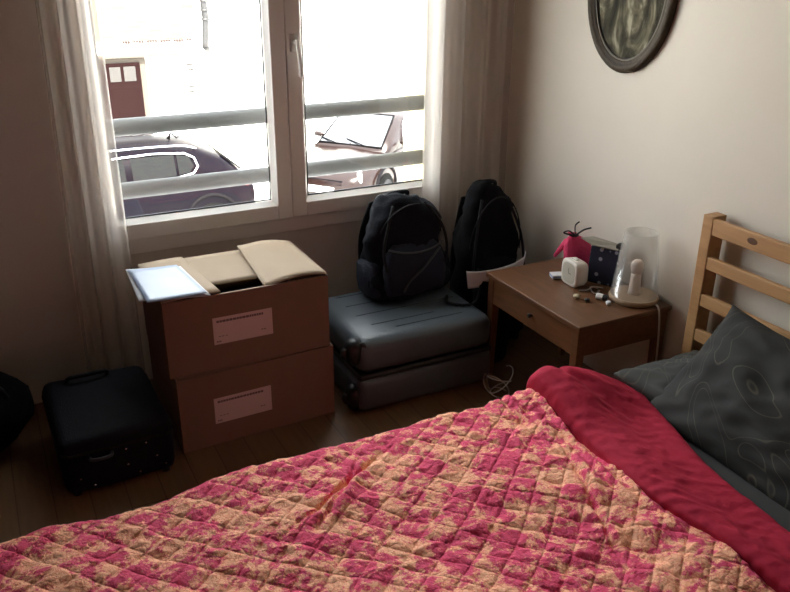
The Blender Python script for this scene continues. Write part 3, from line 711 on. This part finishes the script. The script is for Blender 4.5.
# ------------------------------------------------------------------ bedside table
TZ = .455; nx0, nx1, ny0, ny1 = 1.722, 2.155, 1.94, 2.53
nt_ = thing('bedside_table', 'brown wooden bedside table with one drawer between bed and suitcase', 'bedside table', ((nx0+nx1)/2, (ny0+ny1)/2, 0))
box_obj('table_top', M['brownwood'], nt_, nx0, nx1, ny0, ny1, TZ-.018, TZ, bevel=.003)
bm = BM(); az = TZ-.125
add_box(bm, nx0+.03, nx1-.01, ny0+.012, ny0+.028, az, TZ-.018); add_box(bm, nx0+.03, nx1-.01, ny1-.028, ny1-.012, az, TZ-.018); add_box(bm, nx1-.03, nx1-.012, ny0+.028, ny1-.028, az, TZ-.018)
obj('apron', bm, M['brownwood'], nt_)
dw = box_obj('drawer', M['drawer'], nt_, nx0+.010, nx0+.028, ny0+.046, ny1-.046, az, TZ-.022, bevel=.002)
bm = BM(); rings = [[Vector((nx0+.010-d, 2.225+r*math.cos(2*PI*k/16), .385+r*math.sin(2*PI*k/16))) for k in range(16)] for r, d in ((.006, 0), (.005, .006), (.009, .009), (.010, .013), (.006, .016))]
add_loft(bm, rings); obj('knob', bm, M['darkthing'], dw, smooth=True)
for lx in (nx0+.008, nx1-.044):
    for ly in (ny0+.010, ny1-.046):
        cx, cy = lx+.018, ly+.018; bm = BM()
        add_loft(bm, [[Vector((cx+sx*h, cy+sy*h, z)) for sx, sy in ((-1, -1), (1, -1), (1, 1), (-1, 1))] for z, h in ((0, .012), (az, .018), (TZ-.018, .018))])
        obj('leg', bm, M['brownwood'], nt_, bevel=.002)

# lamp
lx, ly = 2.066, 2.052
lp = thing('table_lamp', 'small lamp with clear tapering glass shade on the bedside table', 'lamp', (lx, ly, TZ))
bm = BM(); add_lathe(bm, [(.082, TZ), (.089, TZ+.004), (.091, TZ+.014), (.088, TZ+.021), (.03, TZ+.023)], lx, ly, 40); obj('lamp_base', bm, M['lampbase'], lp, smooth=False)
bm = BM(); add_lathe(bm, [(.086, TZ+.022), (.061, TZ+.262), (.058, TZ+.266), (.055, TZ+.262), (.083, TZ+.022)], lx, ly, 48, closed=True); obj('glass_shade', bm, M['lampshade'], lp, smooth=True)
bm = BM(); add_lathe(bm, [(.024, TZ+.022), (.021, TZ+.04), (.019, TZ+.09), (.018, TZ+.105)], lx, ly, 24); obj('socket', bm, M['bulb'], lp, smooth=True)
bm = BM(); add_lathe(bm, [(.018, TZ+.105), (.022, TZ+.116), (.024, TZ+.130), (.022, TZ+.144), (.014, TZ+.155), (.003, TZ+.158)], lx, ly, 24); obj('bulb', bm, M['bulb'], lp, smooth=True)
bm = BM(); add_tube(bm, smooth_path([(lx+.03, ly-.085, TZ+.006), (lx+.02, ny0+.005, TZ+.006), (lx+.015, ny0-.012, TZ-.02), (lx+.02, ny0-.018, TZ-.10), (lx+.03, ny0-.016, TZ-.22), (lx+.04, ny0-.01, .10), (lx+.05, ny0, .006)]), .0035, 8); obj('power_cord', bm, M['cord'], lp, smooth=True)

# alarm clock (rounded square, face turned left)
ck = thing('alarm_clock', 'small cream rounded alarm clock on the bedside table', 'clock', (1.955, 2.27, TZ))
q = Matrix.Translation((1.955, 2.268, TZ+.052)) @ Matrix.Rotation(math.radians(176), 4, 'Z') @ Matrix.Rotation(PI/2, 4, 'Y')
bm = BM(); add_loft(bm, [sring(0, 0, z, a, a, 4, 32) for z, a in ((-.036, .034), (-.033, .044), (-.022, .050), (.018, .053), (.024, .050), (.025, .043))]); obj('clock_body', bm, M['plastic_white'], ck, smooth=True, mtx=q)
bm = BM(); add_loft(bm, [sring(0, 0, z, a, a, 3.2, 32) for z, a in ((.0245, .041), (.0262, .040))]); obj('dial', bm, M['dial'], ck, mtx=q)
bm = BM(); add_box(bm, -.022, 0, -.0008, .0008, .0263, .0268); add_box(bm, -.0008, .0008, 0, .016, .0263, .0268); obj('hand', bm, M['darkthing'], ck, mtx=q)
bm = BM(); add_box(bm, -.057, -.049, -.014, .014, -.008, .008); obj('snooze_button', bm, M['plastic_white'], ck, bevel=.002, mtx=q)

# pink pouch with black ribbon
pp = thing('gift_pouch', 'bright pink cloth pouch tied with black ribbon behind the clock', 'pouch', (2.03, 2.40, TZ))
bm = BM(); cx, cy = 2.045, 2.385
rings = [sring(cx+dx, cy+dy, TZ+z, a, b, 2.2, 28) for z, dx, dy, a, b in ((.001, .03, -.02, .055, .035), (.02, .03, -.02, .076, .045), (.06, .026, -.015, .080, .045), (.10, .014, -.005, .070, .038), (.13, .004, 0, .052, .030), (.146, -.003, .003, .030, .018), (.154, -.006, .004, .017, .012), (.160, -.008, .006, .020, .012), (.166, -.010, .008, .024, .010))]
add_loft(bm, rings); displace(bm, .013, 22, 3)
for v in bm.verts: v.co.z = max(v.co.z, TZ+.001)
obj('pouch_body', bm, M['pinkcloth'], pp, smooth=True)
bm = BM(); add_loft(bm, [sring(cx-.045+dx, cy+.02, TZ+z, a, b, 2, 16) for z, dx, a, b in ((.13, .035, .022, .02), (.115, .01, .020, .015), (.095, -.015, .015, .012), (.075, -.03, .009, .009), (.068, -.033, .003, .003))]); displace(bm, .006, 30, 1)
obj('pouch_ear', bm, M['pinkcloth'], pp, smooth=True)
bm = BM(); add_tube(bm, [(cx-.006+.017*math.cos(a), cy+.004+.014*math.sin(a), TZ+.154) for a in [2*PI*k/16 for k in range(16)]], .004, 6, closed=True)
add_tube(bm, smooth_path([(cx-.01, cy-.01, TZ+.156), (cx-.035, cy+.0, TZ+.176), (cx-.052, cy+.012, TZ+.168), (cx-.03, cy, TZ+.160), (cx-.01, cy-.01, TZ+.156)]), .0035, 6)
add_tube(bm, smooth_path([(cx-.01, cy-.01, TZ+.156), (cx+.02, cy-.02, TZ+.178), (cx+.05, cy-.03, TZ+.186)]), .0035, 6)
add_tube(bm, smooth_path([(cx-.01, cy-.01, TZ+.156), (cx+.01, cy+.02, TZ+.185), (cx+.03, cy+.02, TZ+.200)]), .003, 6)
obj('ribbon', bm, M['ribbon'], pp, smooth=True)

# navy starred gift box with grey flap
gb = thing('gift_bag', 'dark navy speckled gift bag with grey flap behind the lamp', 'gift bag', (2.10, 2.22, TZ))
q = rot_about((2.085, 2.235, TZ), 'Z', .5)
bm = BM(); add_loft(bm, [[Vector((2.085+sx*a, 2.235+sy*b, TZ+z)) for sx, sy in ((-1, -1), (1, -1), (1, 1), (-1, 1))] for z, a, b in ((.001, .040, .055), (.08, .041, .058), (.150, .036, .056))])
obj('bag_body', bm, M['starry'], gb, bevel=.003, mtx=q)
bm = BM(); add_box(bm, 2.045, 2.12, 2.24, 2.246, TZ+.145, TZ+.149)
vs = [bm.verts.new(p) for p in ((2.048, 2.188, TZ+.152), (2.118, 2.185, TZ+.150), (2.112, 2.31, TZ+.166), (2.035, 2.33, TZ+.178), (2.030, 2.28, TZ+.160))]; bm.faces.new(vs)
obj('flap', bm, M['greycard'], gb, solid=.003, mtx=q)
bm = BM(); add_loft(bm, [sring(2.105, 2.19, TZ+z, a, b, 2, 12) for z, a, b in ((.148, .02, .012), (.165, .024, .010), (.172, .014, .006))]); obj('tissue', bm, M['darkthing'], gb, smooth=True)

# small things on the table
t = thing('folded_card', 'small white card with blue line left of the clock', 'card', (1.965, 2.345, TZ))
q = rot_about((1.965, 2.345, TZ), 'Z', -.35)
box_obj('card', M['paper'], t, 1.918, 1.99, 2.325, 2.37, TZ+.001, TZ+.016, bevel=.001, mtx=q)
box_obj('stripe', mat('blue_ink', (.12, .15, .5), .5), t, 1.9172, 1.9906, 2.3245, 2.3706, TZ+.008, TZ+.0105, mtx=q)
t = thing('lip_balm', 'small black and white tube lying before the lamp', 'tube', (1.985, 2.105, TZ))
bm = BM(); add_tube(bm, [(1.945, 2.118, TZ+.012), (1.957, 2.095, TZ+.012)], .0115, 14); obj('cap', bm, M['handle'], t, smooth=False, bevel=.002)
bm = BM(); add_tube(bm, [(1.957, 2.095, TZ+.012), (1.972, 2.066, TZ+.012)] if False else [(1.957, 2.095, TZ+.012), (1.966, 2.078, TZ+.012)], .0115, 14); obj('tube', bm, M['darkthing'], t, bevel=.002)
def pebble(name, x, y, a, m, label, cat, seed, h=.7):
    bm = BM(); bmesh.ops.create_icosphere(bm, subdivisions=3, radius=a)
    for v in bm.verts:
        v.co *= 1+.5*noise.noise(v.co*60+Vector((seed, 0, 0))); v.co.z *= h
    mz = min(v.co.z for v in bm.verts)
    bmesh.ops.translate(bm, vec=(x, y, TZ-mz+.0003), verts=bm.verts)
    return tag(obj(name, bm, m, smooth=True), label, cat)
pebble('crumpled_tissue', 1.880, 2.150, .013, M['beige'], 'crumpled beige scrap on the bedside table before the clock', 'scrap', 1)
pebble('crumpled_tissue', 1.945, 2.050, .011, M['paper'], 'tiny crumpled white scrap before the lamp base', 'scrap', 5)
pebble('bottle_cap', 1.895, 2.112, .009, M['darkthing'], 'small dark cap between the scraps on the bedside table', 'cap', 9)
bm = BM(); add_tube(bm, smooth_path([(1.93, 2.20, TZ+.004), (1.955, 2.185, TZ+.006), (1.99, 2.19, TZ+.012), (2.0, 2.165, TZ+.004), (1.965, 2.155, TZ+.004), (1.985, 2.20, TZ+.010), (2.03, 2.18, TZ+.004)]), .0028, 6)
tag(obj('earphone_cable', bm, M['cablewhite'], smooth=True), 'thin tangled cable on the table between clock and gift bag', 'cable')
bm = BM()
pts = []
for k in range(40):
    a = k*.5; pts.append((1.66+.055*math.cos(a)+.001*k, 2.33+.05*math.sin(a*1.03), .008+.05*(1+math.sin(a*.7+1))*(k > 3)*.9))
add_tube(bm, smooth_path(pts, 3), .0025, 6)
tag(obj('cable_coil', bm, M['cablewhite'], smooth=True), 'loose coil of pale cable on the floor by the bedside table leg', 'cable')

# ------------------------------------------------------------------ picture
py, pz, pa, pb = 2.352, 1.53, .226, .292
pc = thing('oval_picture', 'oval picture in a dark aged frame on the right wall', 'picture', (XW, py, pz))
def oval_ring(bm, prof, n=64):
    R = [[bm.verts.new((XW-d, py+(pa+o)*math.cos(2*PI*k/n), pz+(pb+o)*math.sin(2*PI*k/n))) for k in range(n)] for o, d in prof]
    for A, B in zip(R, R[1:]+R[:1]):
        for k in range(n): bm.faces.new((A[k], A[(k+1) % n], B[(k+1) % n], B[k]))
bm = BM(); oval_ring(bm, [(0, .001), (0, .012), (-.006, .020), (-.018, .024), (-.030, .020), (-.034, .016), (-.040, .018), (-.044, .014), (-.046, .008), (-.046, .001)]); obj('frame', bm, M['frame'], pc, smooth=True)
bm = BM(); oval_ring(bm, [(-.044, .008), (-.044, .014), (-.050, .012), (-.052, .006)]); obj('inner_rim', bm, M['goldrim'], pc, smooth=True)
def disc(name, m, d0, d1, inset):
    bm = BM(); add_loft(bm, [[Vector((XW-d, py+(pa-inset)*math.cos(2*PI*k/64), pz+(pb-inset)*math.sin(2*PI*k/64))) for k in range(64)] for d in (d0, d1)]); return obj(name, bm, m, pc)
disc('picture_panel', M['picture'], .001, .005, .046); disc('glass', M['picglass'], .008, .010, .051)

# ------------------------------------------------------------------ bed
BZ = .34   # mattress top
bed = thing('bed_frame', 'pine bed frame with slatted headboard against the right wall', 'bed', (1.0, 1.1, 0))
hx = 2.085
for y in (1.765, .40):
    bm = BM(); add_box(bm, hx, hx+.062, y, y+.042, 0, .855)
    obj('post', bm, M['pine'], bed, bevel=.003)
zt = [(.792, .848), (.672, .716), (.538, .582), (.408, .452)]
for z0, z1 in zt:
    o = box_obj('headboard_slat', M['pine'], bed, hx+.002, hx+.022, .442, 1.765, z0, z1, bevel=.003)
bm = BM(); rings = [[Vector((hx+.0018-d, 1.605+.020*s*math.cos(2*PI*k/16), .822+.011*s*math.sin(2*PI*k/16))) for k in range(16)] for s, d in ((1, 0), (.6, .0008))]; add_loft(bm, rings); obj('knot', bm, M['knot'], bed)
for y0, y1 in ((1.745, 1.768), (.439, .462)): box_obj('side_rail', M['pine'], bed, -.05, hx, y0, y1, .13, .25, bevel=.003)
box_obj('foot_rail', M['pine'], bed, -.075, -.05, .40, 1.80, .13, .30, bevel=.003)
for y in (1.765, .40): box_obj('foot_post', M['pine'], bed, -.10, -.045, y, y+.042, 0, .30)
mt = thing('mattress', 'mattress under grey sheet at the head of the bed', 'mattress', (1.0, 1.1, .14))
bm = BM(); rounded(bm, -.04, 2.075, .465, 1.742, .14, BZ, .04, 4); obj('cover', bm, M['mattress'], mt, smooth=True)

# quilt -------------------------------------------------------------
qt = thing('quilt', 'peach and pink patterned quilt spread over the bed, turned back in plain pink', 'quilt', (.6, 1.1, BZ))
QT = BZ+.022
EDGE = 1.755
def frac_d(x): f = x-math.floor(x); return min(f, 1-f)
def fold_x(y):          # edge along which the quilt is turned back
    return 1.375+.035*max(0, (y-1.35)/.3)**2*.6+.012*math.sin(y*9)
ca, sa = math.cos(math.radians(38)), math.sin(math.radians(38)); cb, sb = math.cos(math.radians(-47)), math.sin(math.radians(-47))
def quilt_h(x, y):
    wx = x+.013*math.sin(y*9+1); wy = y+.013*math.sin(x*8)
    S = .064
    d = min(frac_d((-wx*sa+wy*ca)/S), frac_d((-wx*sb+wy*cb)/S))*S
    h = .0046*(1-math.exp(-(d/.0065)**1.1))
    # crumples
    n1 = noise.noise(Vector((x*26+y*6, y*30, 1))); n2 = noise.noise(Vector((x*60, y*60, 5)))
    h += .0026*(1-abs(n1)*2.2)+.0010*(1-2*abs(n2))+.0006*noise.noise(Vector((x*95, y*95, 6)))
    h += .0085*noise.noise(Vector((x*8+y*2, y*11, 2)))+.0055*(.4-abs(noise.noise(Vector((x*6-y*5, y*14+x*5, 12)))*1.6))
    h += .020*noise.noise(Vector((x*2.6, y*3.2, 8)))
    # long folds next to the turned-back edge
    e = fold_x(y)-x
    if e < .40:
        w = math.exp(-(e/.17)**2) if e > 0 else 1
        r = noise.noise(Vector((e*17+y*1.6, y*1.3, 4)))
        h += w*.042*(.5-abs(r)*1.5)*min(1, .35+max(0, y-.5))
    # two creases drawn across the foot half
    for (ax, ay, bx, by) in ((.44, 1.46, .93, 1.74), (.52, 1.43, .80, 1.72), (1.12, 1.0, 1.33, 1.55)):
        L2 = (bx-ax)**2+(by-ay)**2; t = ((x-ax)*(bx-ax)+(y-ay)*(by-ay))/L2
        if -.05 < t < 1.05:
            dd = ((x-ax)*(by-ay)-(y-ay)*(bx-ax))/math.sqrt(L2); wob = .012*noise.noise(Vector((t*5, ax*9, 0)))
            h += math.sin(max(0, min(1, t))*PI)*(.007*math.exp(-((dd+wob-.020)/.014)**2)-.013*math.exp(-((dd+wob)/.006)**2))
    if e < -.02: h *= .25
    return h
bm = BM(); NX, NS = 520, 400; xa, xb = -.50, 1.47
R = .045; Ls = 1.45; drop = .17
V = []
for j in range(NS+1):
    s = j/NS*(Ls+PI/2*R+drop); row = []
    y_start = EDGE-Ls
    for i in range(NX+1):
        x = xa+(xb-xa)*i/NX
        if s < Ls: y, z, ny, nz = y_start+s, QT, 0, 1
        elif s < Ls+PI/2*R:
            a = (s-Ls)/R; y = EDGE+R*math.sin(a); z = QT-R+R*math.cos(a); ny, nz = math.sin(a), math.cos(a)
        else: y, z, ny, nz = EDGE+R, QT-R-(s-Ls-PI/2*R), 1, 0
        wob = .014*noise.noise(Vector((x*3.1, 0, 7)))
        y += wob*(1 if s > Ls-.2 else 0)*max(0, min(1, (s-Ls+.2)/.2))
        h = quilt_h(x, y_start+s)
        if x > 1.46: h *= .3; z -= .02
        if x < 0: z -= .10*(max(0, -x-.02))**1.3*2
        row.append(bm.verts.new((x, y+ny*h, z+nz*h)))
    V.append(row)
for j in range(NS):
    for i in range(NX): bm.faces.new((V[j][i], V[j][i+1], V[j+1][i+1], V[j+1][i]))
obj('quilt_top', bm, M['quilt'], qt, smooth=True)

# turned-back lining: band lying on top, plump along the fold
bm = BM(); NT, NC = 260, 90; V = []
def free_x(y):
    K = ((.2, 1.54), (.957, 1.56), (1.125, 1.585), (1.40, 1.66), (1.60, 1.715), (1.68, 1.70), (1.74, 1.645), (1.85, 1.62))
    for (a, p), (b, q_) in zip(K, K[1:]):
        if y <= b: return p+(q_-p)*max(0, (y-a)/(b-a))
    return 1.62
for j in range(NT+1):
    t = j/NT; y = .30+(1.50)*t; row = []
    x0 = fold_x(y)-.012; x1 = free_x(y)+.008*math.sin(y*14)
    far = max(0, min(1, (y-1.45)/.30)); far = far*far*(3-2*far)
    
    for i in range(NC+1):
        f = i/NC
        x = x0+(x1-x0)*f
        rise = 1-math.exp(-(f/.05)); fall = 1-math.exp(-((1-f)/.07))
        wave = .5+.5*math.cos((f-.16)*2*PI*1.05+.9*math.sin(y*2.6))
        h = rise*fall*(.018+.020*wave*(1-.5*f)+.075*far*(1-.45*f)) + .014*noise.noise(Vector((x*7, y*3.0, 11)))*rise*fall
        # rounded tuck running into the corner
        h -= .030*far*math.exp(-((f-.34-.25*(1.75-y)*2)/.08)**2)
        w = noise.noise(Vector((x*26+y*8, y*15, 3)))
        h += .0035*(1-2*abs(w))*rise*fall
        yy = y-.05*far*f
        z = QT+.008+h
        if y > EDGE-.02: z -= (y-EDGE+.02)**2*9
        z -= .028*(1-fall)
        row.append(bm.verts.new((x-.010*math.sin(min(f/.10, 1)*PI), yy, z)))
    V.append(row)
for j in range(NT):
    for i in range(NC): bm.faces.new((V[j][i], V[j][i+1], V[j+1][i+1], V[j+1][i]))
# closing skirts so the band has body
def skirt(vs, dz):
    lo = [bm.verts.new(v.co+Vector((0, 0, -dz))) for v in vs]
    for a in range(len(vs)-1): bm.faces.new((vs[a], vs[a+1], lo[a+1], lo[a]))
skirt([r[0] for r in V], .020); skirt([r[-1] for r in V], .018); skirt(V[-1], .05)
o = obj('turned_back_lining', bm, M['lining'], qt, smooth=True); o['label'] = 'plain pink reverse side turned back below the pillows'

# pillows -----------------------------------------------------------
def pillow(label, mtx, a, b, th, m, seed):
    bm = BM(); n = 46; top = []; 
    def P(u, v, sgn):
        e = max(0, (1-abs(u)**2.6)*(1-abs(v)**2.6))**.45
        k = 1-.07*(1-abs(u)**2)*(abs(v)**3)*1.2; k2 = 1-.07*(1-abs(v)**2)*(abs(u)**3)*1.2
        w = .016*noise.noise(Vector((u*3+seed, v*3, sgn)))*e+.010*(1-2.4*abs(noise.noise(Vector((u*3.6+seed+v*2, v*3.0, 5*sgn)))))*e
        return Vector((a*u*k2, b*v*k, sgn*th*e+w*sgn))
    g = {}
    for sgn in (1, -1):
        for i in range(n+1):
            for j in range(n+1):
                if sgn == -1 and (i in (0, n) or j in (0, n)): g[(i, j, -1)] = g[(i, j, 1)]; continue
                g[(i, j, sgn)] = bm.verts.new(P(-1+2*i/n, -1+2*j/n, sgn))
    for sgn in (1, -1):
        for i in range(n):
            for j in range(n): bm.faces.new((g[(i, j, sgn)], g[(i+1, j, sgn)], g[(i+1, j+1, sgn)], g[(i, j+1, sgn)]))
    c = mtx.translation.copy()
    o = obj('pillow', bm, m, smooth=True); o.matrix_world = mtx
    return tag(o, label, 'pillow', 'pillows at the head of the bed')
pillow('lighter grey pillow lying flat beside the turned-back quilt', Matrix.Translation((1.878, 1.475, BZ+.048)) @ Matrix.Rotation(.0, 4, 'Y'), .187, .255, .046, M['pillow'], 1)
th = math.radians(-44)
pillow('charcoal pillow with curly line pattern leaning on the headboard', Matrix.Translation((1.835, 1.235, BZ+.128)) @ Matrix.Rotation(.05, 4, 'X') @ Matrix.Rotation(th, 4, 'Y') @ Matrix.Rotation(.0, 4, 'Z'), .225, .335, .075, M['pillow2'], 6)

# ------------------------------------------------------------------ light
w = bpy.data.worlds.new('World'); bpy.context.scene.world = w; w.use_nodes = True
bg = w.node_tree.nodes['Background']; bg.inputs[0].default_value = (.93, .97, 1, 1); bg.inputs[1].default_value = 12.0
s = bpy.data.lights.new('sun', 'SUN'); s.energy = 55; s.angle = .01; s.color = (1, .94, .84)
so = bpy.data.objects.new('sun', s); C.objects.link(so); so.location = (0, -5, 12); so.rotation_euler = (math.radians(38), 0, math.radians(-14))
pl = bpy.data.lights.new('window_portal', 'AREA'); pl.shape = 'RECTANGLE'; pl.size = WX1-WX0; pl.size_y = WZ1-WZ0; pl.cycles.is_portal = True
po = bpy.data.objects.new('window_portal', pl); C.objects.link(po); po.location = ((WX0+WX1)/2, YW+.155, (WZ0+WZ1)/2); po.rotation_euler = (-PI/2, 0, 0)

# ------------------------------------------------------------------ camera
yaw, pitch, roll, f = .4769, .4056, .0078, 804.0
F = Vector((math.sin(yaw)*math.cos(pitch), math.cos(yaw)*math.cos(pitch), -math.sin(pitch)))
R_ = Vector((math.cos(yaw), -math.sin(yaw), 0)); U_ = R_.cross(F)
R2 = R_*math.cos(roll)+U_*math.sin(roll); U2 = -R_*math.sin(roll)+U_*math.cos(roll)
cam = bpy.data.cameras.new('camera'); co = bpy.data.objects.new('camera', cam); C.objects.link(co)
m4 = Matrix((R2, U2, -F)).transposed().to_4x4(); m4.translation = (0, 0, 1.65); co.matrix_world = m4
cam.sensor_width = 36; cam.lens = f/790*36; cam.clip_start = .05
sc_ = bpy.context.scene; sc_.camera = co
sc_.view_settings.view_transform = 'Standard'; sc_.view_settings.look = 'None'; sc_.view_settings.gamma = 1
sc_.view_settings.use_curve_mapping = False; sc_.view_settings.exposure = .34
